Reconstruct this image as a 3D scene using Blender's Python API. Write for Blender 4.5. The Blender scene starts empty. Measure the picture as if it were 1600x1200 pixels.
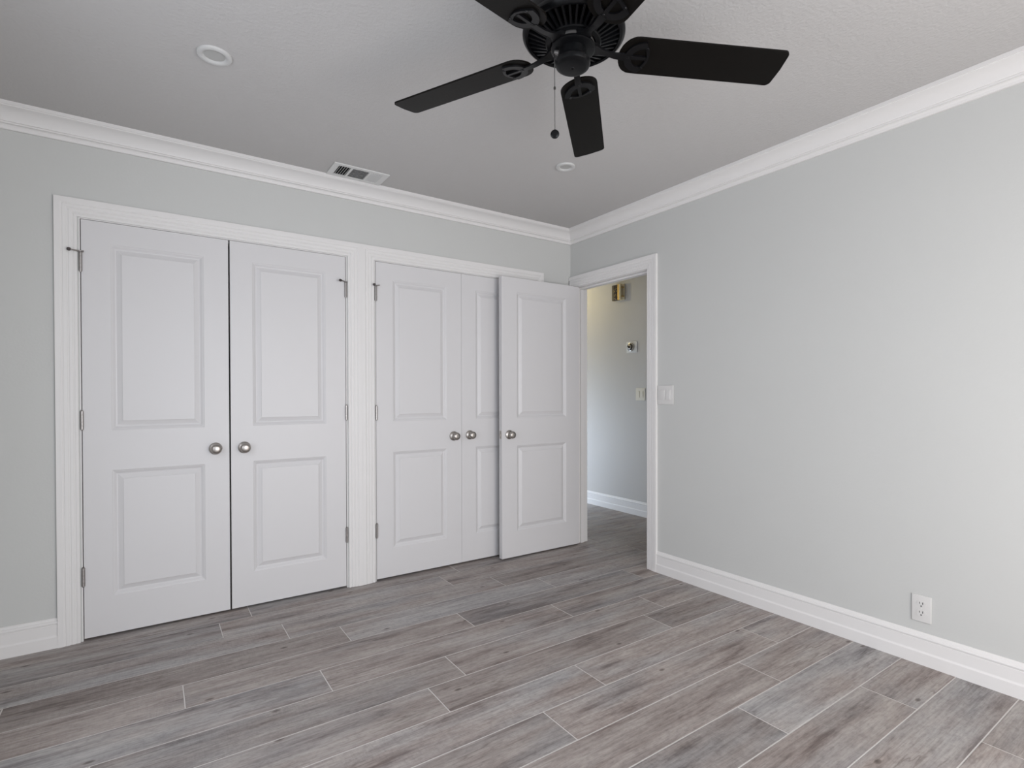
import bpy, bmesh, math, random
from mathutils import Vector, Matrix
random.seed(7)
C = bpy.context.scene.collection
PI = math.pi

# ------------------------------------------------------------------ camera, world, lights, exposure
sc = bpy.context.scene
F = Vector((0.56171292, 0.82728473, -0.00886438)); R_ = Vector((0.82730443, -0.56174962, -0.00217684)); U_ = Vector((0.00678043, 0.00611079, 0.99995834))
cam_d = bpy.data.cameras.new('camera'); cam = bpy.data.objects.new('camera', cam_d); C.objects.link(cam)
cam.matrix_world = Matrix(((R_.x, U_.x, -F.x, -2.79205), (R_.y, U_.y, -F.y, -3.27099), (R_.z, U_.z, -F.z, 1.18419), (0, 0, 0, 1)))
cam_d.sensor_width = 36; cam_d.lens = 828.7645/1600*36; cam_d.shift_y = 24.71/1600; cam_d.clip_start = .02
sc.camera = cam
sc.view_settings.view_transform = 'Standard'; sc.view_settings.look = 'None'
sc.view_settings.gamma = 1; sc.view_settings.use_curve_mapping = False
sc.view_settings.exposure = 0.0
w = bpy.data.worlds.new('world'); sc.world = w; w.use_nodes = True
w.node_tree.nodes['Background'].inputs[0].default_value = (.78, .88, 1, 1)
w.node_tree.nodes['Background'].inputs[1].default_value = 1.2

def area(name, loc, direction, sx, sy, power, col, spread=180):
    d = bpy.data.lights.new(name, 'AREA'); d.shape = 'RECTANGLE'; d.size = sx; d.size_y = sy
    d.energy = power; d.color = col; d.spread = math.radians(spread)
    o = bpy.data.objects.new(name, d); C.objects.link(o); o.location = loc
    o.rotation_euler = Vector(direction).to_track_quat('-Z', 'Z').to_euler(); return o

# room: corner of closet wall (y=0) and right wall (x=0); room is x<0, y<0
XL, YB, ZC = -3.47, -4.10, 2.481
WT = .12                         # wall thickness
HX = 1.155                       # far wall of the hall
# daylight through the two windows (one behind the camera, one in the left wall)
area('daylight_glass_door_cool_half', (-2.12, YB-.16, 1.08), (0, 1, -.06), 1.1, 2.0, 34, (.91, .955, 1.0))  # back light split in two; this half tinted cool for the left side
area('daylight_glass_door_warm_half', (-.99, YB-.16, 1.08), (0, 1, -.06), 1.1, 2.0, 33.5, (1.0, .905, .825))  # other half tinted warm to shift the right side of the room
area('daylight_left_window', (XL-.16, -2.05, 1.30), (1, 0, -.32), 1.5, 1.4, 16, (.93, .945, 1.0))
# hall: daylight low at its far end
area('daylight_hall_door', (.60, 3.42, .52), (0, -1, -.25), .8, .9, 18, (.74, .84, 1.0))
# and an added low cool fill from the near side, brightening the hall wall
area('hall_side_fill', (-.06, 1.62, .62), (1, -.12, -.1), .7, 1.1, 17, (.72, .84, 1.0))

# ------------------------------------------------------------------ helpers
def link(name, me, mats, parent=None):
    o = bpy.data.objects.new(name, me); C.objects.link(o)
    for m in (mats if isinstance(mats, (list, tuple)) else [mats]):
        me.materials.append(m)
    if parent: o.parent = parent
    return o
def obj(name, bm, mat, parent=None, smooth=None, loc=None, rot=None):
    bmesh.ops.recalc_face_normals(bm, faces=bm.faces)
    me = bpy.data.meshes.new(name); bm.to_mesh(me); bm.free()
    if smooth is not None:
        me.shade_smooth()
        me.set_sharp_from_angle(angle=math.radians(smooth))
    o = link(name, me, mat, parent)
    if loc: o.location = loc
    if rot: o.rotation_euler = rot
    return o
def tag(o, label, cat, group=None, kind=None):
    o['label'] = label; o['category'] = cat
    if group: o['group'] = group
    if kind: o['kind'] = kind
    return o
def thing(name, loc, label, cat, group=None, rot=(0, 0, 0)):
    o = bpy.data.objects.new(name, None); C.objects.link(o); o.location = loc; o.rotation_euler = rot
    o.empty_display_size = .05
    return tag(o, label, cat, group)
def box(bm, lo, hi, bev=0, seg=2, mi=0):
    vs = [bm.verts.new((x, y, z)) for x in (lo[0], hi[0]) for y in (lo[1], hi[1]) for z in (lo[2], hi[2])]
    fs = [bm.faces.new([vs[i] for i in q]) for q in ((0,1,3,2),(4,6,7,5),(0,4,5,1),(2,3,7,6),(0,2,6,4),(1,5,7,3))]
    for f in fs: f.material_index = mi
    if bev:
        es = {e for f in fs for e in f.edges}
        bmesh.ops.bevel(bm, geom=list(es), offset=bev, segments=seg, profile=.6, affect='EDGES')
    return vs
def prism(bm, pts, z0, z1, holes=None, M=None):
    """extrude a 2-D outline from z0 to z1"""
    M = M or Matrix()
    a = [bm.verts.new(M @ Vector((p[0], p[1], z0))) for p in pts]; b = [bm.verts.new(M @ Vector((p[0], p[1], z1))) for p in pts]
    bm.faces.new(a[::-1]); bm.faces.new(b)
    n = len(pts)
    for i in range(n): bm.faces.new((a[i], a[(i+1) % n], b[(i+1) % n], b[i]))
def ring_prism(bm, outer, inner, z0, z1, M=None):
    M = M or Matrix(); n = len(outer)
    L = [[bm.verts.new(M @ Vector((p[0], p[1], z))) for p in loop] for loop in (outer, inner) for z in (z0, z1)]
    o0, o1, i0, i1 = L
    for i in range(n):
        j = (i+1) % n
        bm.faces.new((o0[i], o0[j], o1[j], o1[i])); bm.faces.new((i0[j], i0[i], i1[i], i1[j]))
        bm.faces.new((o1[i], o1[j], i1[j], i1[i])); bm.faces.new((o0[j], o0[i], i0[i], i0[j]))
def lathe(bm, prof, n=48, M=None, close=False):
    """profile of (r, h) turned about Z"""
    M = M or Matrix(); rings = []
    for r, h in prof:
        if r < 1e-6: rings.append([bm.verts.new(M @ Vector((0, 0, h)))])
        else: rings.append([bm.verts.new(M @ Vector((r*math.cos(2*PI*i/n), r*math.sin(2*PI*i/n), h))) for i in range(n)])
    if close: rings.append(rings[0])
    for a, b in zip(rings, rings[1:]):
        for i in range(n):
            j = (i+1) % n
            if len(a) == 1 and len(b) == 1: continue
            if len(a) == 1: bm.faces.new((a[0], b[j], b[i]))
            elif len(b) == 1: bm.faces.new((a[i], a[j], b[0]))
            else: bm.faces.new((a[i], a[j], b[j], b[i]))
def tube(bm, pts, r, n=10, M=None):
    M = M or Matrix(); pts = [Vector(p) for p in pts]; rings = []
    for k, p in enumerate(pts):
        t = (pts[min(k+1, len(pts)-1)] - pts[max(k-1, 0)]).normalized()
        q = t.to_track_quat('Z', 'Y')
        rr = r[k] if isinstance(r, (list, tuple)) else r
        rings.append([bm.verts.new(M @ (p + q @ Vector((rr*math.cos(2*PI*i/n), rr*math.sin(2*PI*i/n), 0)))) for i in range(n)])
    for a, b in zip(rings, rings[1:]):
        for i in range(n): bm.faces.new((a[i], a[(i+1) % n], b[(i+1) % n], b[i]))
    bm.faces.new(rings[0][::-1]); bm.faces.new(rings[-1])
def sweep(bm, frames, prof):
    """prof = closed (a, b) outline; frames = list of (origin, vecA, vecB): point = o + a*A + b*B; loft with end caps"""
    rings = [[bm.verts.new(Vector(o) + a*Vector(A) + b*Vector(B)) for a, b in prof] for o, A, B in frames]
    n = len(prof)
    for r0, r1 in zip(rings, rings[1:]):
        for i in range(n): bm.faces.new((r0[i], r0[(i+1) % n], r1[(i+1) % n], r1[i]))
    bm.faces.new(rings[0][::-1]); bm.faces.new(rings[-1])

# ------------------------------------------------------------------ materials
def new_mat(name):
    m = bpy.data.materials.new(name); m.use_nodes = True
    nt = m.node_tree; return m, nt, nt.nodes, nt.links, nt.nodes['Principled BSDF']
def paint(name, col, rough=.5, spec=.5, bump=0, scale=60, var=0, metal=0, coat=0):
    m, nt, N, L, b = new_mat(name)
    b.inputs['Base Color'].default_value = (*col, 1); b.inputs['Roughness'].default_value = rough
    b.inputs['Specular IOR Level'].default_value = spec; b.inputs['Metallic'].default_value = metal
    tc = N.new('ShaderNodeTexCoord')
    if bump:
        nz = N.new('ShaderNodeTexNoise'); nz.inputs['Scale'].default_value = scale; nz.inputs['Detail'].default_value = 4
        L.new(tc.outputs['Object'], nz.inputs['Vector'])
        bp = N.new('ShaderNodeBump'); bp.inputs['Strength'].default_value = bump; bp.inputs['Distance'].default_value = .004
        L.new(nz.outputs['Fac'], bp.inputs['Height']); L.new(bp.outputs['Normal'], b.inputs['Normal'])
    if var:
        n2 = N.new('ShaderNodeTexNoise'); n2.inputs['Scale'].default_value = 2.3; n2.inputs['Detail'].default_value = 3
        L.new(tc.outputs['Object'], n2.inputs['Vector'])
        mx = N.new('ShaderNodeMix'); mx.data_type = 'RGBA'
        mx.inputs['A'].default_value = (*[c*(1-var) for c in col], 1); mx.inputs['B'].default_value = (*[min(1, c*(1+var)) for c in col], 1)
        L.new(n2.outputs['Fac'], mx.inputs['Factor']); L.new(mx.outputs['Result'], b.inputs['Base Color'])
    return m
M_wall = paint('wall_paint', (.600, .605, .594), .55, .35, .12, 90, .015)
M_hallwall = paint('hall_wall_paint', (.575, .56, .545), .55, .35, .10, 90, .015)
M_ceil = paint('ceiling_paint', (.55, .538, .533), .8, .2, .55, 75, .01)
M_trim = paint('trim_paint', (.80, .785, .78), .42, .35)
M_door = paint('door_paint', (.70, .69, .70), .38, .35, .03, 35, .012)
M_dark = paint('closet_painted_shade', (.05, .048, .045), .8, .2)
M_nickel = paint('satin_nickel', (.44, .41, .385), .33, .5, metal=1, var=.05)
M_hinge = paint('hinge_steel', (.42, .40, .39), .38, .5, metal=1, var=.05)
M_rubber = paint('dark_bumper', (.07, .06, .06), .5, .4)
M_black = paint('fan_black_metal', (.0035, .0037, .0044), .34, .20, var=.1)
M_black2 = paint('fan_iron_black', (.0040, .0040, .0047), .30, .24, var=.1)
M_blade = paint('fan_blade_espresso', (.0040, .0032, .0026), .45, .12, .05, 120, .15)
M_void = paint('fan_inside', (.003, .003, .003), .9, .1)
M_collar = paint('fan_collar', (.20, .19, .185), .3, .5, metal=.5)
M_ring = paint('light_trim_enamel', (.60, .60, .595), .45, .35)
M_plate = paint('plate_white', (.70, .69, .68), .36, .45)
M_chain = paint('chain_metal', (.12, .115, .11), .35, .5, metal=1)
M_plastic = paint('white_plastic', (.80, .80, .79), .33, .5)
M_ivory = paint('ivory_plastic', (.74, .70, .60), .4, .5)
M_slot = paint('outlet_slot', (.03, .03, .03), .6, .3)
M_lens = paint('light_lens', (.46, .46, .45), .5, .4)
M_vent = paint('vent_enamel', (.72, .72, .715), .45, .4)
M_ventin = paint('duct_shade', (.015, .015, .016), .8, .2)
M_wood = paint('chime_dark_wood', (.045, .028, .018), .45, .4, var=.3)
M_gold = paint('chime_gold', (.62, .44, .17), .35, .5, metal=.8, var=.1)
M_filigree, _nt, _N, _L, _b = new_mat('gold_filigree')
_tc = _N.new('ShaderNodeTexCoord'); _v = _N.new('ShaderNodeTexVoronoi'); _v.inputs['Scale'].default_value = 62; _L.new(_tc.outputs['Object'], _v.inputs['Vector'])
_r = _N.new('ShaderNodeValToRGB'); _r.color_ramp.elements[0].position = .30; _r.color_ramp.elements[0].color = (.55, .38, .14, 1); _r.color_ramp.elements[1].position = .42; _r.color_ramp.elements[1].color = (.02, .012, .008, 1)
_L.new(_v.outputs['Distance'], _r.inputs['Fac']); _L.new(_r.outputs['Color'], _b.inputs['Base Color']); _b.inputs['Roughness'].default_value = .35
M_cream = paint('chime_cream', (.80, .70, .48), .45, .4, var=.05)
M_chrome = paint('dial_chrome', (.42, .40, .37), .2, .5, metal=1)
M_dialdark = paint('dial_dark', (.04, .035, .03), .3, .5)
M_grout = paint('grout', (.66, .63, .61), .8, .2, .1, 200)

def plank_mat():
    m, nt, N, L, b = new_mat('wood_look_tile')
    at = N.new('ShaderNodeAttribute'); at.attribute_name = 'plank'          # r,g,b random numbers of the plank
    sep = N.new('ShaderNodeSeparateColor'); L.new(at.outputs['Color'], sep.inputs['Color'])
    tc = N.new('ShaderNodeTexCoord')
    off = N.new('ShaderNodeVectorMath'); off.operation = 'MULTIPLY'; off.inputs[1].default_value = (37, 23, 11)
    L.new(at.outputs['Color'], off.inputs[0])
    add = N.new('ShaderNodeVectorMath'); add.operation = 'ADD'; L.new(tc.outputs['Object'], add.inputs[0]); L.new(off.outputs[0], add.inputs[1])
    def mapped(s):
        mp = N.new('ShaderNodeVectorMath'); mp.operation = 'MULTIPLY'; mp.inputs[1].default_value = s; L.new(add.outputs[0], mp.inputs[0]); return mp.outputs[0]
    def noise(vec, scale, detail=4, rough=.55, dist=0):
        n = N.new('ShaderNodeTexNoise'); n.inputs['Scale'].default_value = scale; n.inputs['Detail'].default_value = detail
        n.inputs['Roughness'].default_value = rough; n.inputs['Distortion'].default_value = dist
        L.new(vec, n.inputs['Vector']); return n.outputs['Fac']
    def ramp(fac, stops):
        r = N.new('ShaderNodeValToRGB'); L.new(fac, r.inputs['Fac']); e = r.color_ramp.elements
        e[0].position, e[0].color = stops[0][0], (*stops[0][1], 1); e[1].position, e[1].color = stops[-1][0], (*stops[-1][1], 1)
        for p, c in stops[1:-1]:
            q = e.new(p); q.color = (*c, 1)
        return r.outputs['Color']
    def mix(a, bb, f, mode='MIX'):
        x = N.new('ShaderNodeMix'); x.data_type = 'RGBA'; x.blend_type = mode
        for s, v in (('A', a), ('B', bb), ('Factor', f)):
            if hasattr(v, 'default_value'): L.new(v, x.inputs[s])
            elif s == 'Factor': x.inputs[s].default_value = v
            else: x.inputs[s].default_value = (*v, 1)
        return x.outputs['Result']
    def math_(op, a, bb):
        x = N.new('ShaderNodeMath'); x.use_clamp = not op.endswith('_'); x.operation = op.strip('_')
        for i, v in enumerate((a, bb)):
            if hasattr(v, 'default_value'): L.new(v, x.inputs[i])
            else: x.inputs[i].default_value = v
        return x.outputs[0]
    big = noise(mapped((.95, 7.5, 1)), 1.8, 7, .70, .15)            # broad drifting tone along the board
    hue = noise(mapped((.8, 3.2, 1)), 2.1, 3, .5)
    grain = noise(mapped((3.0, 60, 1)), 1.6, 6, .7, .1)
    speck = noise(mapped((24, 46, 1)), 1.5, 5, .75)
    crk = noise(mapped((.7, 7, 1)), 1.5, 4, .55, .1)          # fine long grain
    fine = noise(mapped((9, 140, 1)), 1.5, 4, .6)
    saw = noise(mapped((85, 9, 1)), 1.3, 5, .75, 1.2)                # cross saw marks
    patch = noise(mapped((1.5, 3, 1)), 2.4, 3, .6)
    tone = ramp(big, [(.34, (.185, .158, .150)), (.43, (.310, .280, .267)), (.54, (.380, .350, .337)), (.69, (.455, .425, .405))])
    cool = ramp(big, [(.34, (.182, .184, .198)), (.46, (.305, .305, .316)), (.69, (.425, .42, .42))])
    warm = ramp(big, [(.34, (.150, .107, .094)), (.46, (.294, .238, .215)), (.69, (.425, .375, .345))])
    hr = ramp(math_('ADD', math_('MULTIPLY', hue, .80), math_('MULTIPLY', sep.outputs['Red'], .20)), [(.43, (0, 0, 0)), (.66, (1, 1, 1))])
    col = mix(warm, cool, hr)
    col = mix(col, tone, .45)
    gl = ramp(grain, [(.30, (.70, .69, .68)), (.52, (1, 1, 1)), (.72, (1.13, 1.12, 1.11))])
    col = mix(col, gl, .85, 'MULTIPLY')
    fl = ramp(fine, [(.33, (.82, .81, .81)), (.55, (1.03, 1.03, 1.03))])
    col = mix(col, fl, .7, 'MULTIPLY')
    sm = ramp(saw, [(.40, (.80, .80, .80)), (.55, (1.06, 1.06, 1.06))])
    pm = ramp(math_('ADD', math_('MULTIPLY', patch, .6), math_('MULTIPLY', sep.outputs['Green'], .4)), [(.46, (0, 0, 0)), (.66, (1, 1, 1))])
    col = mix(col, mix((1, 1, 1), sm, pm), .42, 'MULTIPLY')
    col = mix(col, ramp(speck, [(.32, (.74, .73, .73)), (.50, (1, 1, 1)), (.70, (1.14, 1.13, 1.12))]), .8, 'MULTIPLY')
    cz = noise(mapped((1.1, 2.0, 1)), 1.7, 2)
    cl = ramp(math_('MULTIPLY', math_('ABSOLUTE', math_('SUBTRACT_', crk, .52), 0), 1), [(.0, (.60, .57, .56)), (.008, (.85, .84, .83)), (.014, (1, 1, 1))])
    col = mix(col, mix((1, 1, 1), cl, ramp(cz, [(.52, (0, 0, 0)), (.60, (1, 1, 1))])), .9, 'MULTIPLY')
    # knots
    vo = N.new('ShaderNodeTexVoronoi'); vo.voronoi_dimensions = '2D'; vo.inputs['Scale'].default_value = 1; vo.inputs['Randomness'].default_value = 1
    L.new(mapped((1.7, 3.6, 0)), vo.inputs['Vector'])
    kn = ramp(vo.outputs['Distance'], [(.008, (.30, .27, .26)), (.024, (.60, .57, .55)), (.034, (1.06, 1.05, 1.04)), (.055, (1, 1, 1))])
    col = mix(col, kn, .9, 'MULTIPLY')
    # plank brightness
    pb = N.new('ShaderNodeMapRange'); pb.inputs['To Min'].default_value = .86; pb.inputs['To Max'].default_value = 1.10; L.new(sep.outputs['Blue'], pb.inputs['Value'])
    cb = N.new('ShaderNodeCombineColor')
    for k in ('Red', 'Green', 'Blue'): L.new(pb.outputs[0], cb.inputs[k])
    col = mix(col, cb.outputs[0], 1, 'MULTIPLY')
    L.new(col, b.inputs['Base Color'])
    rr = ramp(grain, [(.3, (.52, .52, .52)), (.7, (.40, .40, .40))]); L.new(rr, b.inputs['Roughness'])
    b.inputs['Specular IOR Level'].default_value = .4
    bp = N.new('ShaderNodeBump'); bp.inputs['Strength'].default_value = .22; bp.inputs['Distance'].default_value = .002
    L.new(grain, bp.inputs['Height']); L.new(bp.outputs['Normal'], b.inputs['Normal'])
    return m
M_plank = plank_mat()

# ------------------------------------------------------------------ floor: wood-look tiles laid along x
def build_floor():
    bm = bmesh.new(); lay = bm.loops.layers.float_color.new('plank')
    y0, pitch, length, g = -.139, .1955, 1.265, .0022
    known = {-1: -2.355, 0: -2.51, 1: -2.243, 2: -2.003, 3: -2.695, 4: -2.20, 5: -1.70, 6: -1.876, 7: -1.267, 8: -1.59, 9: -.65, 10: -.962, 11: -.42, 12: -2.5, 13: -.46}
    rnd = random.Random(3)
    x_lo, x_hi = XL-.02, HX
    box(bm, (x_lo, YB-.02, -.06), (x_hi, 3.5, -.0012), mi=1)
    for i in range(-19, 21):
        yt = y0 - i*pitch; yb = yt - pitch
        if yb < YB-.2 or yt > 3.7: continue
        j = known.get(i, rnd.uniform(-2, 0))
        k0 = math.floor((x_lo - j)/length)
        x = j + k0*length
        while x < x_hi:
            a, b = max(x+g, x_lo), min(x+length-g, x_hi)
            ya, yb2 = max(yb+g, YB-.02), min(yt-g, 3.5)
            if b > a and yb2 > ya:
                c = (rnd.random(), rnd.random(), rnd.random(), 1)
                n0 = len(bm.faces)
                vs = [bm.verts.new(p) for p in ((a, ya, -.0006), (b, ya, -.0006), (b, yb2, -.0006), (a, yb2, -.0006), (a+.0012, ya+.0012, 0), (b-.0012, ya+.0012, 0), (b-.0012, yb2-.0012, 0), (a+.0012, yb2-.0012, 0))]
                fs = [bm.faces.new((vs[4], vs[5], vs[6], vs[7]))]
                for q in range(4): fs.append(bm.faces.new((vs[q], vs[(q+1) % 4], vs[4+(q+1) % 4], vs[4+q])))
                for f in fs:
                    f.material_index = 0
                    for l in f.loops: l[lay] = c
            x += length
    me = bpy.data.meshes.new('floor'); bm.to_mesh(me); bm.free()
    return link('floor', me, [M_plank, M_grout])
tag(build_floor(), 'grey brown wood look plank tile floor with pale grout lines', 'floor', kind='structure')

# ------------------------------------------------------------------ shell
DH = 2.04                                    # height of every door opening
def struct(name, bm, m, label, cat, smooth=None):
    return tag(obj(name, bm, m, smooth=smooth), label, cat, kind='structure')
c1a, c1b = -3.0765, -1.7985                 # first closet opening
c2a, c2b = -1.6200, -.3745                  # second closet opening
dya, dyb = -.7995, -.0595                   # bedroom doorway in the right wall (y)
bm = bmesh.new()
box(bm, (XL-WT, 0, 0), (c1a, WT, ZC+.05)); box(bm, (c1b, 0, 0), (c2a, WT, ZC+.05)); box(bm, (c2b, 0, 0), (0, WT, ZC+.05))
box(bm, (c1a, 0, DH), (c1b, WT, ZC+.05)); box(bm, (c2a, 0, DH), (c2b, WT, ZC+.05))
struct('wall_back', bm, M_wall, 'pale blue grey wall around the two white closet door pairs', 'wall')
bm = bmesh.new()
box(bm, (0, YB-WT, 0), (WT, dya, ZC+.05)); box(bm, (0, dya, DH), (WT, dyb, ZC+.05)); box(bm, (0, dyb, 0), (WT, 1.2, ZC+.05)); box(bm, (0, 2.05, 0), (WT, 3.5, ZC+.05)); box(bm, (0, 1.2, 1.35), (WT, 2.05, ZC+.05))  # last three boxes leave an unseen low opening, added for the hall fill
struct('wall_right', bm, M_wall, 'plain pale grey right wall with doorway, switch and outlet', 'wall')
# left wall and front wall with window openings
def window_wall(name, fixed, along, lo, hi, w0, w1, z0, z1, label):
    bm = bmesh.new()
    def b(a0, a1, h0, h1):
        p, q = sorted(fixed)
        if along == 'x': box(bm, (a0, p, h0), (a1, q, h1))
        else: box(bm, (p, a0, h0), (q, a1, h1))
    b(lo, w0, 0, ZC+.05); b(w1, hi, 0, ZC+.05); b(w0, w1, 0, z0); b(w0, w1, z1, ZC+.05)
    return struct(name, bm, M_wall, label, 'wall')
window_wall('wall_front', (YB, YB-WT), 'x', XL-WT, 0, -2.75, -.45, .02, 2.1, 'pale grey wall with a wide glass door behind the viewer')
window_wall('wall_left', (XL, XL-WT), 'y', YB, 0, -2.8, -1.3, .6, 2.1, 'pale grey left wall with a window near the viewer')
def window(name, along, fixed, a0, a1, z0, z1, label):
    bm = bmesh.new(); t = .045; d0, d1 = fixed
    def b(p0, p1, h0, h1):
        if along == 'x': box(bm, (p0, d0, h0), (p1, d1, h1), .003, 1)
        else: box(bm, (d0, p0, h0), (d1, p1, h1), .003, 1)
    b(a0, a1, z0, z0+t); b(a0, a1, z1-t, z1); b(a0, a0+t, z0+t, z1-t); b(a1-t, a1, z0+t, z1-t)
    mid = (a0+a1)/2; b(mid-.02, mid+.02, z0+t, z1-t)
    return struct(name, bm, M_trim, label, 'window')
window('window_1', 'x', (YB-.11, YB-.06), -2.75, -.45, .02, 2.1, 'white framed sliding glass door in the wall behind the viewer')
window('window_2', 'y', (XL-.11, XL-.06), -2.8, -1.3, .6, 2.1, 'white framed window in the left wall')
bm = bmesh.new(); box(bm, (XL-WT, YB-WT, ZC), (.06, .06, ZC+.1))
struct('ceiling', bm, M_ceil, 'pale grey lightly textured ceiling with crown moulding', 'ceiling')
# closets (insides coloured near black to stand for the shade behind the doors)
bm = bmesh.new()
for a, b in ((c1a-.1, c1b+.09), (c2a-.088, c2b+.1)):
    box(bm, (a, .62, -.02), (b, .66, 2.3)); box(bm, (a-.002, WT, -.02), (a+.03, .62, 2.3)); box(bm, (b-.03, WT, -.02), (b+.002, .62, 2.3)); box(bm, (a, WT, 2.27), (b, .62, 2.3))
struct('wall_closet', bm, M_dark, 'closet interior coloured near black as shade in the gaps around doors', 'wall')
# hall
bm = bmesh.new(); box(bm, (HX, -1.9, 0), (HX+WT, 3.5, ZC)); 
struct('wall_hall', bm, M_hallwall, 'beige grey hall wall seen through the open doorway', 'wall')
bm = bmesh.new(); box(bm, (WT, -1.9-WT, 0), (HX+WT, -1.9, ZC)); struct('wall_hall_near', bm, M_hallwall, 'hall end wall hidden behind the right wall', 'wall')
bm = bmesh.new(); box(bm, (WT, 3.5, 0), (.18, 3.6, ZC)); box(bm, (1.02, 3.5, 0), (HX+WT, 3.6, ZC)); box(bm, (.18, 3.5, 1.95), (1.02, 3.6, ZC))
struct('wall_hall_end', bm, M_hallwall, 'hall end wall with a daylit door opening', 'wall')
bm = bmesh.new(); box(bm, (.061, -1.9-WT, ZC-.03), (HX+WT, 3.6, ZC+.07)); struct('ceiling_hall', bm, M_ceil, 'hall ceiling above the doorway', 'ceiling')

# crown moulding: one mitred loop
crown = [(0, -.094), (.0105, -.094), (.0125, -.0915), (.0135, -.084), (.0162, -.0785), (.0210, -.0745), (.0285, -.0730), (.0285, -.0662), (.0340, -.0655), (.0365, -.059), (.041, -.051), (.049, -.0415), (.060, -.0325), (.072, -.0265), (.0855, -.0225), (.0945, -.0195), (.0955, -.0165), (.100, -.0160), (.100, 0), (0, 0)]
def loop_sweep(name, prof, corners, z, m, label, cat):
    bm = bmesh.new(); rings = []
    for (x, y, sx, sy) in corners:
        rings.append([bm.verts.new((x+sx*a, y+sy*a, z+h)) for a, h in prof])
    n = len(prof)
    for k in range(len(rings)):
        r0, r1 = rings[k], rings[(k+1) % len(rings)]
        for i in range(n): bm.faces.new((r0[i], r0[(i+1) % n], r1[(i+1) % n], r1[i]))
    return struct(name, bm, m, label, cat, 16)
e = .0005
loop_sweep('trim_1', crown, [(-e, -e, -1, -1), (XL+e, -e, 1, -1), (XL+e, YB+e, 1, 1), (-e, YB+e, -1, 1)], ZC-e, M_trim, 'white crown moulding between the walls and the ceiling', 'crown moulding')

# baseboards
base = [(0, 0), (.016, 0), (.016, .052), (.0145, .055), (.0125, .058), (.0115, .061), (.0115, .107), (.0095, .109), (.0095, .112), (.0135, .114), (.0145, .119), (.0125, .125), (.0075, .128), (.0065, .133), (.0035, .139), (0, .140)]
def baseboard(name, p0, p1, nrm, label):
    bm = bmesh.new(); sweep(bm, [(p0, nrm, (0, 0, 1)), (p1, nrm, (0, 0, 1))], base)
    return struct(name, bm, M_trim, label, 'baseboard', 12)
CW = .0835; RV = .006                                   # casing width, reveal
baseboard('baseboard_back', (XL+.0165, -e, 0), (c1a-RV-CW, -e, 0), (0, -1, 0), 'short white baseboard left of the first closet')
baseboard('baseboard_right', (-e, dya-RV-CW, 0), (-e, YB+.0165, 0), (-1, 0, 0), 'long white baseboard along the right wall')
baseboard('baseboard_left', (XL+e, YB+.0165, 0), (XL+e, -e, 0), (1, 0, 0), 'white baseboard along the left wall')
baseboard('baseboard_front', (XL+.0165, YB+e, 0), (-2.76, YB+e, 0), (0, 1, 0), 'white baseboard beside the glass door behind the viewer')
baseboard('baseboard_hall', (HX-e, -1.9, 0), (HX-e, 3.5, 0), (-1, 0, 0), 'white baseboard along the beige hall wall')

# door casings and jambs
cas = [(0, 0), (0, .0085), (.004, .0105), (.011, .0105), (.014, .0085), (.016, .0085), (.020, .0125), (.030, .0135), (.033, .0115), (.036, .0115), (.040, .0150), (.052, .0158), (.055, .0140), (.058, .0165), (.062, .0185), (CW, .0185), (CW, 0)]
def casing_jamb(name, wall, a0, a1, label, depth=WT, clip=None, both=False, right_cut=None, left_cut=None):
    """wall 'y': opening a0..a1 along x in plane y=0 facing -y; wall 'x': along y in plane x=0 facing -x"""
    bm = bmesh.new()
    def P(a, d, z): return (a, -d, z) if wall == 'y' else (-d, a, z)
    def sweep_side(sign, base_d):
        def ring(a, z, sa, sz):
            return [bm.verts.new(P(a + sa*wd, base_d + sign*t, z + sz*wd)) for wd, t in cas]
        i0, i1, zt = a0-RV, a1+RV, DH+.0005
        def ringc(a, z, sa, sz, lim=None):
            out = []
            for wd, t in cas:
                aa = a+sa*wd
                if lim is not None: aa = min(aa, lim)
                out.append(bm.verts.new(P(aa, base_d+sign*t, z+sz*wd)))
            return out
        l0 = ringc(i0, .0, -1, 0); l1 = ringc(i0, zt, -1, 1); r1 = ringc(i1, zt, 1, 1, clip); r0 = ringc(i1, .0, 1, 0, clip)
        rs = [l0, l1, r1, r0]; n = len(cas)
        for ra, rb in zip(rs, rs[1:]):
            for i in range(n): bm.faces.new((ra[i], ra[(i+1) % n], rb[(i+1) % n], rb[i]))
        bm.faces.new(l0[::-1]); bm.faces.new(r0)
    sweep_side(1, e)
    if both: sweep_side(-1, -depth-e)
    t = .004
    def bx(aa, ab, d0, d1, z0, z1):
        p, q = P(aa, d0, z0), P(ab, d1, z1)
        box(bm, [min(u, v) for u, v in zip(p, q)], [max(u, v) for u, v in zip(p, q)])
    # jamb lining just inside the opening
    bx(a0-.0, a0+t, .0005, -depth-.0005, 0, DH); bx(a1-t, a1, .0005, -depth-.0005, 0, DH); bx(a0+t, a1-t, -.001, -depth-.0005, DH-t, DH)
    s0, s1 = -.042, -.078                       # door stop
    bx(a0+t, a0+t+.011, s0, s1, 0, DH-t); bx(a1-t-.011, a1-t, s0, s1, 0, DH-t); bx(a0+t+.011, a1-t-.011, s0, s1, DH-t-.011, DH-t)
    bmesh.ops.dissolve_degenerate(bm, dist=1e-6, edges=bm.edges)
    return struct(name, bm, M_trim, label, 'door casing', 12)
casing_jamb('trim_2', 'y', c1a, c1b, 'white stepped casing around the left closet doors')
casing_jamb('trim_3', 'y', c2a, c2b, 'white stepped casing around the middle closet doors')
casing_jamb('trim_4', 'x', dya, dyb, 'white casing and jamb of the open doorway to the hall', clip=-.003, both=True)

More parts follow.
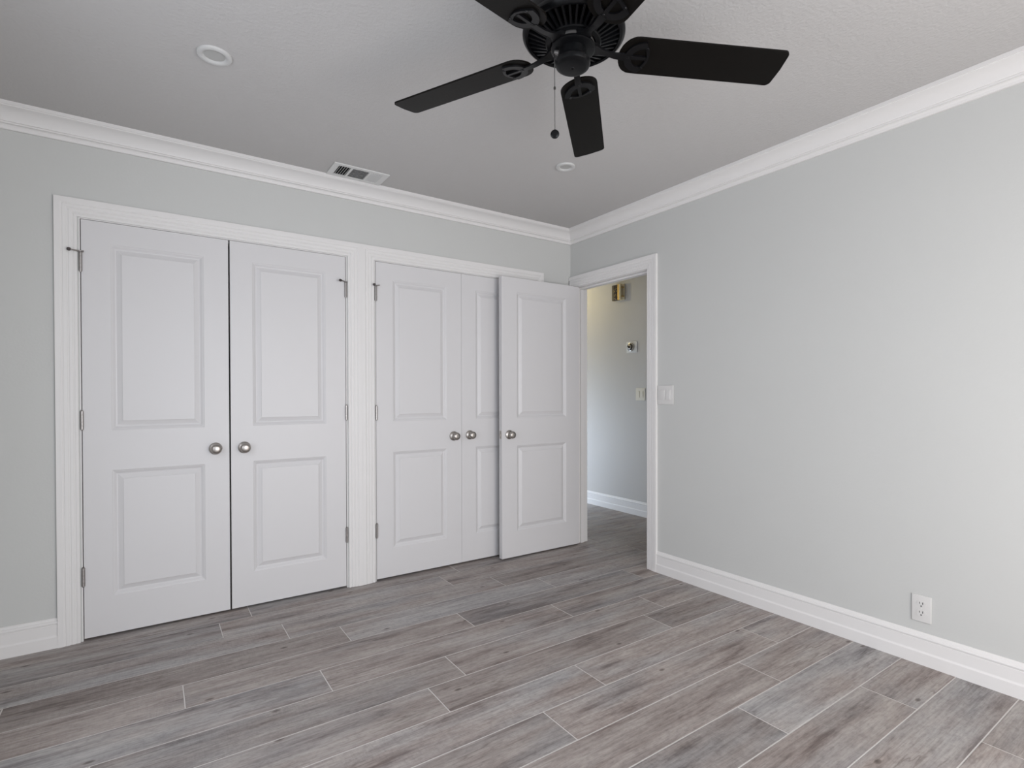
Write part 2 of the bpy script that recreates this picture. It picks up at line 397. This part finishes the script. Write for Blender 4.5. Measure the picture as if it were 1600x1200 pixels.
# ------------------------------------------------------------------ panel doors
ZB, ZT = .011, 2.0335
RINGS = [(0, 0), (.0045, -.0030), (.0080, -.0042), (.0180, -.0125), (.0225, -.0132), (.0250, -.0120), (.0440, -.0032), (.0455, -.0010), (.047, -.0008)]
def door_mesh(wd, panels, back=True):
    """slab from x=0..wd, front face y=0, thickness .035 to +y; panels on both faces"""
    bm = bmesh.new(); T = .035
    xs = [0] + [panels[0][0], panels[0][1]] + [wd]; zs = [ZB]
    for p in sorted(panels, key=lambda q: q[2]): zs += [p[2], p[3]]
    zs.append(ZT)
    for side in (0, 1):
        y0, s = (0, 1) if side == 0 else (T, -1)
        cache = {}
        def V(x, z):
            k = (round(x, 5), round(z, 5))
            if k not in cache: cache[k] = bm.verts.new((x, y0, z))
            return cache[k]
        for ix in range(3):
            for iz in range(len(zs)-1):
                a, b, c, d = xs[ix], xs[ix+1], zs[iz], zs[iz+1]
                if ix == 1 and iz % 2 == 1:
                    prev = [V(a, c), V(b, c), V(b, d), V(a, d)]
                    for ins, dep in RINGS[1:]:
                        cur = [bm.verts.new((x, y0 - s*dep, z)) for x, z in ((a+ins, c+ins), (b-ins, c+ins), (b-ins, d-ins), (a+ins, d-ins))]
                        for q in range(4): bm.faces.new((prev[q], prev[(q+1) % 4], cur[(q+1) % 4], cur[q]))
                        prev = cur
                    bm.faces.new(prev)
                else: bm.faces.new((V(a, c), V(b, c), V(b, d), V(a, d)))
        if side == 0: fr = dict(cache)
        else: bk = dict(cache)
    # edges of the slab
    pts = [(x, ZB) for x in xs] + [(wd, z) for z in zs[1:]] + [(x, ZT) for x in xs[::-1][1:]] + [(0, z) for z in zs[::-1][1:-1]]
    for p, q in zip(pts, pts[1:] + pts[:1]):
        k, l = tuple(round(v, 5) for v in p), tuple(round(v, 5) for v in q)
        bm.faces.new((fr[k], fr[l], bk[l], bk[k]))
    return bm
def add_knob(parent, x, z, sgn=-1, y=0, label=None):
    """sgn -1: sticks out to -y"""
    M = Matrix.Translation((x, y, z)) @ Matrix.Rotation(PI/2 if sgn < 0 else -PI/2, 4, 'X')
    bm = bmesh.new(); lathe(bm, [(0, .0002), (.0315, .0002), (.0325, .003), (.0315, .007), (.026, .0105), (.018, .0135), (.0135, .0155), (0, .0155)], 40, M)
    ro = obj('knob_rosette', bm, M_nickel, parent, 40)
    bm = bmesh.new(); lathe(bm, [(.0, .013), (.0115, .013), (.0105, .024), (.0125, .029), (.0195, .033), (.0252, .039), (.0268, .045), (.0255, .051), (.020, .0565), (.0125, .0590), (0, .0598)], 40, M)
    kn = obj('knob', bm, M_nickel, ro, 50)
    return ro
def add_hinge(parent, x, z, side, stop=None):
    """knuckle at edge x; side +1 leaf towards +x"""
    bm = bmesh.new(); h = .089
    for k in range(5):
        lathe(bm, [(0, 0), (.0074, 0), (.0074, h/5-.0008), (0, h/5-.0008)], 14, Matrix.Translation((x, -.0056, z-h/2+k*h/5)))
    lathe(bm, [(0, 0), (.0045, .001), (.0052, .004), (0, .006)], 12, Matrix.Translation((x, -.0056, z+h/2)))
    lathe(bm, [(0, -.005), (.004, -.004), (.005, 0), (0, .001)], 12, Matrix.Translation((x, -.0056, z-h/2)))
    hg = obj('hinge', bm, M_hinge, parent, 40)
    if stop:
        bm = bmesh.new(); zz = z + h/2 + .0045
        lathe(bm, [(.003, -.003), (.0105, -.003), (.0105, .003), (.003, .003)], 18, Matrix.Translation((x, -.0056, zz)), close=True)
        (ax, ay), (bx_, by) = stop
        tube(bm, [(x, -.010, zz), (x+ax*.5, -.010+ay*.5, zz), (x+ax, -.010+ay, zz)], .0038, 8)
        tube(bm, [(x, -.010, zz), (x+bx_, -.010+by, zz)], .0040, 8)
        ps = obj('hinge_pin_stop', bm, M_hinge, hg, 40)
        bm = bmesh.new()
        for (cx, cy) in ((x+ax, -.010+ay),):
            lathe(bm, [(0, -.0005), (.0075, 0), (.0085, .005), (.0070, .0105), (0, .0120)], 16, Matrix.Translation((cx, cy, zz)) @ Vector((ax, ay, 0)).to_track_quat('Z', 'Y').to_matrix().to_4x4())
        obj('bumper', bm, M_rubber, ps, 40)
    return hg
PZ = [(.197, .818), (1.016, 1.930)]
def make_door(name, wd, lx, rx, loc, label, rotz=0):
    bm = door_mesh(wd, [(lx, wd-rx, z0, z1) for z0, z1 in PZ])
    d = obj(name, bm, M_door); d.location = loc; d.rotation_euler = (0, 0, rotz)
    return tag(d, label, 'door', kind='structure')
DY = .0015
g = .0035
mid1 = -2.4378; mid2 = -.9976
W1 = mid1-.0048-(c1a+.004+g); x1 = c1a+.004+g
d1 = make_door('door_1', W1, .112, .116, (x1, DY, 0), 'leftmost white two panel closet door with knob near its right edge')
add_knob(d1, W1-.066, .899)
for z, st in ((1.828, ((-.036, -.020), (.013, -.006))), (1.068, None), (.312, None)): add_hinge(d1, -g/2, z, 1, st)
W2 = (c1b-.004-g)-(mid1+.0036); x2 = mid1+.0036
d2 = make_door('door_2', W2, .110, .118, (x2, DY, 0), 'second white closet door from the left, hinged beside the double casing')
add_knob(d2, .066, .897)
for z, st in ((1.832, ((-.036, -.022), (.008, -.004))), (1.080, None), (.326, None)): add_hinge(d2, W2+g/2, z, -1, st)
x3 = c2a+.004+g; W3 = mid2-.0008-x3
d3 = make_door('door_3', W3, .112, .114, (x3, DY, 0), 'third white closet door, hinged on the double casing between the closets')
add_knob(d3, W3-.062, .902)
for z, st in ((1.830, ((-.018, -.022), (.016, -.020))), (1.073, None), (.323, None)): add_hinge(d3, -g/2, z, 1, st)
x4 = mid2+.0008; W4 = (c2b-.004-g)-x4
d4 = make_door('door_4', W4, .114, .112, (x4, DY, 0), 'closet door partly hidden behind the open bedroom door')
add_knob(d4, .064, .904)
for z in (1.830, 1.075, .325): add_hinge(d4, W4+g/2, z, -1, None)
# the open bedroom door, swung 90 degrees in front of the last closet door
W5 = .726; fy = -.1035
d5 = make_door('door_5', W5, .131, .131, (-.003-W5, fy, 0), 'white bedroom door standing open in front of the closet, beside the hall doorway')
add_knob(d5, .062, .900)
add_knob(d5, .062, .900, 1, .035)
bm = bmesh.new(); box(bm, (-.0012, .0055, .872), (.0008, .0295, .928), .0006, 1); lp = obj('latch_plate', bm, M_nickel, d5)
bm = bmesh.new(); box(bm, (-.008, .010, .891), (-.001, .025, .909), .002, 2); obj('latch_bolt', bm, M_hinge, lp)
for z in (1.83, 1.07, .32):
    bm = bmesh.new(); h = .089
    lathe(bm, [(0, 0), (.0062, 0), (.0062, h), (0, h)], 14, Matrix.Translation((W5-.002, .0405, z-h/2))); obj('hinge', bm, M_hinge, d5, 40)

# ------------------------------------------------------------------ ceiling fan
FX, FY = -1.7195, -2.0382
fan = thing('ceiling_fan', (FX, FY, ZC), 'black five blade ceiling fan with pull chain hanging from the ceiling', 'ceiling fan', rot=(-.0039, .0394, 0))
def Z(z): return z - ZC
bm = bmesh.new(); lathe(bm, [(0, 0), (.085, 0), (.088, -.004), (.084, -.05), (.060, -.066), (.0, -.066)], 56); obj('canopy', bm, M_black, fan, 35, loc=(0, 0, 0))
# motor housing: bowl sides and the slotted ring underneath
bm = bmesh.new()
lathe(bm, [(0, Z(2.416)), (.07, Z(2.415)), (.108, Z(2.405)), (.132, Z(2.385)), (.143, Z(2.358)), (.1455, Z(2.32)), (.1465, Z(2.292)), (.151, Z(2.287)), (.1545, Z(2.280)), (.1545, Z(2.272)), (.151, Z(2.266)), (.145, Z(2.262)), (.138, Z(2.263)), (.136, Z(2.267)), (.135, Z(2.31)), (0, Z(2.31))], 72)
obj('motor_housing', bm, M_black, fan, 30)
bm = bmesh.new(); lathe(bm, [(0, Z(2.285)), (.135, Z(2.285)), (.135, Z(2.287)), (0, Z(2.287))], 48); obj('motor_core', bm, M_void, fan)
bm = bmesh.new()
for k in range(40):
    M = Matrix.Rotation(2*PI*k/40, 4, 'Z')
    pr = [(.080, Z(2.246)), (.080, Z(2.262)), (.137, Z(2.276)), (.137, Z(2.2655))]
    a = [bm.verts.new(M @ Vector((r, -.0032, z))) for r, z in pr]; b = [bm.verts.new(M @ Vector((r, .0032, z))) for r, z in pr]
    bm.faces.new(a); bm.faces.new(b[::-1])
    for i in range(4): bm.faces.new((a[i], a[(i+1) % 4], b[(i+1) % 4], b[i]))
lathe(bm, [(.068, Z(2.243)), (.081, Z(2.2445)), (.084, Z(2.247)), (.084, Z(2.262)), (.068, Z(2.262))], 56, close=True)
obj('vent_ring', bm, M_black, fan, 30)
bm = bmesh.new(); lathe(bm, [(0, Z(2.262)), (.046, Z(2.262)), (.0615, Z(2.252)), (.0655, Z(2.236)), (.0, Z(2.236))], 48); obj('motor_collar', bm, M_collar, fan, 30)
bm = bmesh.new(); lathe(bm, [(0, Z(2.2365)), (.060, Z(2.2365)), (.066, Z(2.234)), (.067, Z(2.229)), (.062, Z(2.226)), (0, Z(2.226))], 48); obj('flywheel', bm, M_black, fan, 35)
bm = bmesh.new(); lathe(bm, [(0, Z(2.226)), (.0410, Z(2.226)), (.0410, Z(2.198)), (.0495, Z(2.196)), (.0530, Z(2.192)), (.0530, Z(2.186)), (.0505, Z(2.179)), (.0445, Z(2.1745)), (.037, Z(2.173)), (.006, Z(2.173)), (.005, Z(2.1715)), (0, Z(2.1715))], 56)
obj('switch_cup', bm, M_black, fan, 28)
# blade (along +x), pitched about its own axis
TILT = -.217; BZ = 2.2274
MB = Matrix.Translation((0, 0, Z(BZ))) @ Matrix.Rotation(TILT, 4, 'X')
def blade_outline():
    pts = []; r0, r1, w0, w1 = .142, .661, .0628, .0635
    n = 14
    for i in range(n+1):                      # rounded root
        a = PI/2 + PI*i/n; pts.append((r0 + .050*(1+math.cos(a)), w0*math.sin(a)))
    def corner(cx, cy, rad, a0):
        for i in range(7):
            a = a0 + (PI/2)*i/6; pts.append((cx + rad*math.cos(a), cy + rad*math.sin(a)))
    corner(r1-.018, -w1+.016, .016, -PI/2)
    pts.append((r1+.001, 0))
    corner(r1-.018, w1-.016, .016, 0)
    return pts
bm = bmesh.new(); prism(bm, blade_outline(), 0, .0055, M=MB)
bmesh.ops.bevel(bm, geom=[e_ for e_ in bm.edges if abs(e_.calc_face_angle(0)) > .8], offset=.0015, segments=2, affect='EDGES')
bl_me = obj('fan_blade_tmp', bm, M_blade, None, 40)
# blade iron: D-shaped medallion with two openings and a rib, and an arm up to the flywheel
def dshape(s, cx=.197):
    pts = []; n = 16
    for i in range(n+1):
        a = PI/2 + PI*i/n; pts.append((cx + .018 + s*(.0560*math.cos(a)), s*.0525*math.sin(a)))
    for i in range(1, n):
        t = i/n; y = -s*.0525 + 2*s*.0525*t; pts.append((cx + .018 + s*.020*math.sin(PI*t), y))
    return pts
bm = bmesh.new()
ring_prism(bm, dshape(1), dshape(.62), -.0065, -.0005, M=MB)
prism(bm, [(.150, -.0065), (.226, -.0052), (.226, .0052), (.150, .0065)], -.0075, -.0005, M=MB)
for sx, sy in ((.222, .034), (.222, -.034), (.170, 0)):
    lathe(bm, [(0, -.0095), (.0035, -.009), (.0048, -.0065), (0, -.006)], 12, MB @ Matrix.Translation((sx, sy, 0)))
# arm
path = [(.058, Z(2.2415)), (.0685, Z(2.240)), (.085, Z(2.2335)), (.108, Z(2.2275)), (.128, Z(2.2235)), (.150, Z(2.2225)), (.165, Z(2.2225))]
wd = [.024, .022, .0115, .0095, .0095, .0105, .011]
fr = []
for k, (r, z) in enumerate(path):
    tl = TILT*min(1, max(0, (r-.10)/.05)); 
    fr.append([bm.verts.new(Vector((r, y*math.cos(tl), z + y*math.sin(tl) + h))) for y, h in ((-wd[k], -.003 - (.005 if k < 2 else 0)), (wd[k], -.003 - (.005 if k < 2 else 0)), (wd[k], .003 + (.005 if k < 2 else 0)), (-wd[k], .003 + (.005 if k < 2 else 0)))])
for a, b in zip(fr, fr[1:]):
    for i in range(4): bm.faces.new((a[i], a[(i+1) % 4], b[(i+1) % 4], b[i]))
bm.faces.new(fr[0][::-1]); bm.faces.new(fr[-1])
iron_me = obj('blade_iron_tmp', bm, M_black2, None, 35)
bl_mesh, ir_mesh = bl_me.data, iron_me.data; bl_mesh.name = 'fan_blade'; ir_mesh.name = 'blade_iron'
bpy.data.objects.remove(bl_me); bpy.data.objects.remove(iron_me)
for k in range(5):
    b = bpy.data.objects.new('fan_blade', bl_mesh); C.objects.link(b); b.parent = fan; b.rotation_euler = (0, 0, -.5029 + k*2*PI/5)
    b.scale.x = 1.022 if k == 2 else 1.0
    i = bpy.data.objects.new('blade_iron', ir_mesh); C.objects.link(i); i.parent = b
# pull chain
px, py = -.0478, .0290
def PX(z): return px + .0394*(2.214-z)                       # the chain hangs plumb although the fan leans a little
bm = bmesh.new()
tube(bm, [(px*.72, py*.72, Z(2.217)), (px*.95, py*.95, Z(2.219)), (px, py, Z(2.214)), (PX(2.20), py, Z(2.20)), (PX(1.985), py, Z(1.985))], .0011, 8)
for k in range(58): lathe(bm, [(0, -.0017), (.0012, -.0012), (.0017, 0), (.0012, .0012), (0, .0017)], 8, Matrix.Translation((PX(1.987 + k*.0037), py, Z(1.987 + k*.0037))))
lathe(bm, [(0, -.006), (.003, -.004), (.0036, 0), (.003, .004), (0, .006)], 10, Matrix.Translation((PX(2.110), py, Z(2.110))))
ch = obj('pull_chain', bm, M_chain, fan, 40)
bm = bmesh.new()
MF = Matrix.Translation((PX(1.9715), py, Z(1.9715))) @ Matrix.Rotation(-.12, 4, 'Y') @ Matrix.Rotation(-.70, 4, 'Z') @ Matrix.Rotation(PI/2, 4, 'X')
lathe(bm, [(0, -.0055), (.008, -.0055), (.0125, -.0035), (.0135, 0), (.0125, .0035), (.008, .0055), (0, .0055)], 28, MF)
obj('chain_fob', bm, M_black2, ch, 40)
bm = bmesh.new(); tube(bm, [(px*.80, py*.80, Z(2.217)), (px*1.02, py*1.02, Z(2.219))], [.007, .005], 14); obj('chain_bushing', bm, M_collar, fan, 40)
bm = bmesh.new(); lathe(bm, [(0, Z(2.1700)), (.003, Z(2.1705)), (.0036, Z(2.1720)), (0, Z(2.1725))], 12); obj('cap_screw', bm, M_void, fan, 40)

# ------------------------------------------------------------------ ceiling fittings
def downlight(x, y, label, d=.060):
    t = thing('recessed_light', (x, y, ZC), label, 'recessed light', 'recessed lights in the ceiling')
    bm = bmesh.new(); lathe(bm, [(d, -.0003), (d, -.004), (d-.002, -.0075), (d-.007, -.0095), (d-.014, -.0095), (d-.019, -.008), (d-.024, -.002), (d-.024, -.0003)], 56, close=True)
    obj('trim_ring', bm, M_ring, t, 35)
    bm = bmesh.new(); lathe(bm, [(0, -.0025), (d-.0235, -.0025), (d-.0235, -.0005), (0, -.0005)], 48); obj('lens', bm, M_lens, t, 35)
downlight(-2.586, -.957, 'round white recessed ceiling light nearer the left wall')
downlight(-.841, -.944, 'small round white recessed ceiling light beyond the fan, near the corner', .055)

vx0, vx1, vy0, vy1 = -1.945, -1.625, -.283, -.1035
vent = thing('air_vent', ((vx0+vx1)/2, (vy0+vy1)/2, ZC), 'white rectangular air vent with three louver sections beside the crown moulding', 'air vent')
hx, hy = (vx1-vx0)/2, (vy1-vy0)/2
fl = .030; sec = [(-.127, -.060), (-.047, .046), (.058, .123)]; oy0, oy1 = -hy+.026, hy-.026
bm = bmesh.new(); th = .007
def vb(a0, a1, b0, b1, z0=-th, z1=-.0004): box(bm, (a0, b0, z0), (a1, b1, z1), .0012, 1)
vb(-hx, hx, -hy, oy0); vb(-hx, hx, oy1, hy); vb(-hx, sec[0][0], oy0, oy1); vb(sec[0][1], sec[1][0], oy0, oy1); vb(sec[1][1], sec[2][0], oy0, oy1); vb(sec[2][1], hx, oy0, oy1)
obj('frame', bm, M_vent, vent)
bm = bmesh.new(); box(bm, (sec[0][0]-.002, oy0-.002, -.0012), (sec[2][1]+.002, oy1+.002, -.0004)); obj('duct_shade_sheet', bm, M_ventin, vent)  # thin dark sheet against the ceiling, painted as the shade behind the louvers
def slats(s, vertical, ang, n):
    bm = bmesh.new()
    for k in range(n):
        if vertical:
            c = s[0] + (s[1]-s[0])*(k+.5)/n; M = Matrix.Translation((c, (oy0+oy1)/2, -.0058)) @ Matrix.Rotation(ang, 4, 'Y'); hh = (.0052, (oy1-oy0)/2)
        else:
            c = oy0 + (oy1-oy0)*(k+.5)/n; M = Matrix.Translation(((s[0]+s[1])/2, c, -.0058)) @ Matrix.Rotation(ang, 4, 'X'); hh = ((s[1]-s[0])/2, .0046)
        vs = [bm.verts.new(M @ Vector((x*hh[0], y*hh[1], z*.0005))) for x in (-1, 1) for y in (-1, 1) for z in (-1, 1)]
        for q in ((0,1,3,2),(4,6,7,5),(0,4,5,1),(2,3,7,6),(0,2,6,4),(1,5,7,3)): bm.faces.new([vs[i] for i in q])
    return obj('louver', bm, M_vent, vent)
slats(sec[0], True, -.85, 5); slats(sec[1], False, .55, 8); slats(sec[2], True, .62, 5)

# ------------------------------------------------------------------ wall plates on the right wall
sw = thing('light_switch', (0, -.9585, 1.1835), 'white double rocker light switch on the right wall beside the doorway casing', 'light switch', rot=(0, 0, 0))
# local: wall surface x=0, outwards -x
bm = bmesh.new(); box(bm, (-.006, -.0625, -.0625), (-.0004, .0625, .0625), .0022, 3); obj('switch_plate', bm, M_plate, sw, 40)
for s, tlt in ((-1, .05), (1, -.03)):
    bm = bmesh.new()
    box(bm, (-.0070, s*.0230-.0168, -.0335), (-.0055, s*.0230+.0168, .0335), .0005, 1)
    M = Matrix.Translation((-.0085, s*.0230, 0)) @ Matrix.Rotation(tlt, 4, 'Y')
    vs = box(bm, (-.0022, -.0152, -.0315), (.002, .0152, .0315))
    bmesh.ops.transform(bm, matrix=M, verts=vs)
    obj('rocker', bm, M_plate, sw)
    
out = thing('wall_outlet', (0, -2.3600, .2430), 'white duplex electrical outlet low on the right wall above the baseboard', 'outlet')
bm = bmesh.new(); box(bm, (-.0055, -.0360, -.0580), (-.0004, .0360, .0580), .002, 3); obj('outlet_plate', bm, M_plate, out, 40)
for s in (-1, 1):
    bm = bmesh.new(); cz = s*.0195
    pts = []
    for i in range(40):
        a = 2*PI*i/40; y, z = .0172*math.cos(a), .0172*math.sin(a); z = max(-.0140, min(.0140, z)); pts.append((y, z))
    MM = Matrix(((0, 0, -1, 0), (1, 0, 0, 0), (0, 1, 0, cz), (0, 0, 0, 1)))
    prism(bm, pts, .005, .0068, M=MM); rc = obj('receptacle', bm, M_plate, out)
    bm = bmesh.new()
    box(bm, (-.0074, .0052, cz+.001), (-.0062, .0072, cz+.0090)); box(bm, (-.0074, -.0072, cz+.0005), (-.0062, -.0048, cz+.0095))
    lathe(bm, [(0, .0062), (.0026, .0062), (.0026, .0074), (0, .0074)], 14, MM @ Matrix.Translation((0, -.0078-cz+cz, 0)))
    obj('socket_slots', bm, M_slot, rc)
bm = bmesh.new(); lathe(bm, [(0, .0055), (.0030, .0055), (.0026, .0068), (0, .0070)], 14, Matrix(((0, 0, -1, 0), (1, 0, 0, 0), (0, 1, 0, 0), (0, 0, 0, 1)))); obj('plate_screw', bm, M_plastic, out)

# ------------------------------------------------------------------ things on the hall wall (surface x = HX, outwards -x)
chm = thing('door_chime', (HX, .590, 2.222), 'small gold and dark brown door chime box high on the beige hall wall', 'door chime')
bm = bmesh.new(); box(bm, (-.010, -.078, -.080), (-.0004, .078, .080), .002, 1); obj('back_plate', bm, M_cream, chm)
bm = bmesh.new(); box(bm, (-.046, -.020, -.078), (-.010, .062, .078), .003, 2); pn = obj('chime_box', bm, M_wood, chm)
rr = random.Random(5); bm = bmesh.new(); NY, NZ = 14, 40; gr = []
for i in range(NY+1):
    row = []
    for k in range(NZ+1):
        y = -.012 + .048*i/NY; z = -.070 + .140*k/NZ
        edge = min(i, NY-i, k, NZ-k)
        h = 0 if edge == 0 else .0035 + .0025*math.sin(y*330 + 1.5*math.sin(z*90))*math.cos(z*210) + rr.uniform(-.001, .001)
        row.append(bm.verts.new((-.0458 - h, y, z)))
    gr.append(row)
for i in range(NY):
    for k in range(NZ): 
        f = bm.faces.new((gr[i][k], gr[i+1][k], gr[i+1][k+1], gr[i][k+1]))
obj('gold_ornament', bm, M_filigree, pn)
for yy in (-.030, -.052):
    bm = bmesh.new(); box(bm, (-.050, yy-.008, -.080), (-.030, yy+.008, .080), .003, 2); obj('chime_bar', bm, M_cream if yy < -.04 else M_gold, chm)
for zz in (-.045, .045):
    bm = bmesh.new(); tube(bm, [(-.010, -.066, zz), (-.034, -.066, zz)], .006, 12); tube(bm, [(-.034, -.066, zz), (-.034, -.055, zz)], .006, 12); obj('standoff', bm, M_gold, chm)

thm = thing('thermostat', (HX, .418, 1.658), 'round silver dial thermostat on a square white plate on the hall wall', 'thermostat')
bm = bmesh.new(); box(bm, (-.007, -.068, -.055), (-.0004, .068, .055), .002, 2); obj('wall_plate', bm, M_plastic, thm)
MX = Matrix(((0, 0, -1, 0), (1, 0, 0, .006), (0, 1, 0, 0), (0, 0, 0, 1)))
bm = bmesh.new(); lathe(bm, [(0, .006), (.042, .006), (.042, .018), (.040, .024), (.034, .026), (.033, .022), (0, .022)], 40, MX); dl = obj('dial', bm, M_chrome, thm, 35)
bm = bmesh.new(); lathe(bm, [(0, .0218), (.033, .0222), (.030, .029), (.020, .033), (0, .0335)], 36, MX); obj('dial_cover', bm, M_dialdark, dl, 35)
bm = bmesh.new(); lathe(bm, [(.014, .033), (.024, .030), (.024, .034), (.014, .037)], 36, MX, close=True); obj('dial_ring', bm, M_chrome, dl, 35)

hsw = thing('hall_light_switch', (HX, .306, 1.190), 'ivory double toggle light switch on the hall wall below the thermostat', 'light switch')
bm = bmesh.new(); box(bm, (-.006, -.058, -.060), (-.0004, .058, .060), .002, 2); obj('switch_plate', bm, M_ivory, hsw)
for s in (-1, 1):
    bm = bmesh.new(); box(bm, (-.0075, s*.023-.0165, -.033), (-.0055, s*.023+.0165, .033), .0005, 1); box(bm, (-.0095, s*.023-.013, -.029), (-.0070, s*.023+.013, .029), .001, 1); obj('rocker', bm, M_ivory, hsw)

# warm ceiling lamp in the hall, out of sight above the doorway head
hl = thing('hall_ceiling_light', (.62, 1.50, ZC-.0305), 'small warm globe lamp on the hall ceiling', 'ceiling lamp')
bm = bmesh.new(); lathe(bm, [(0, 0), (.06, 0), (.06, -.015), (.03, -.022), (0, -.022)], 32); obj('lamp_base', bm, M_plastic, hl, 35)
ld = bpy.data.lights.new('hall_lamp_light', 'POINT'); ld.energy = 9.8; ld.color = (1.0, .83, .42); ld.shadow_soft_size = .035
lo = bpy.data.objects.new('hall_lamp_light', ld); C.objects.link(lo); lo.location = (.62, 1.50, ZC-.12)
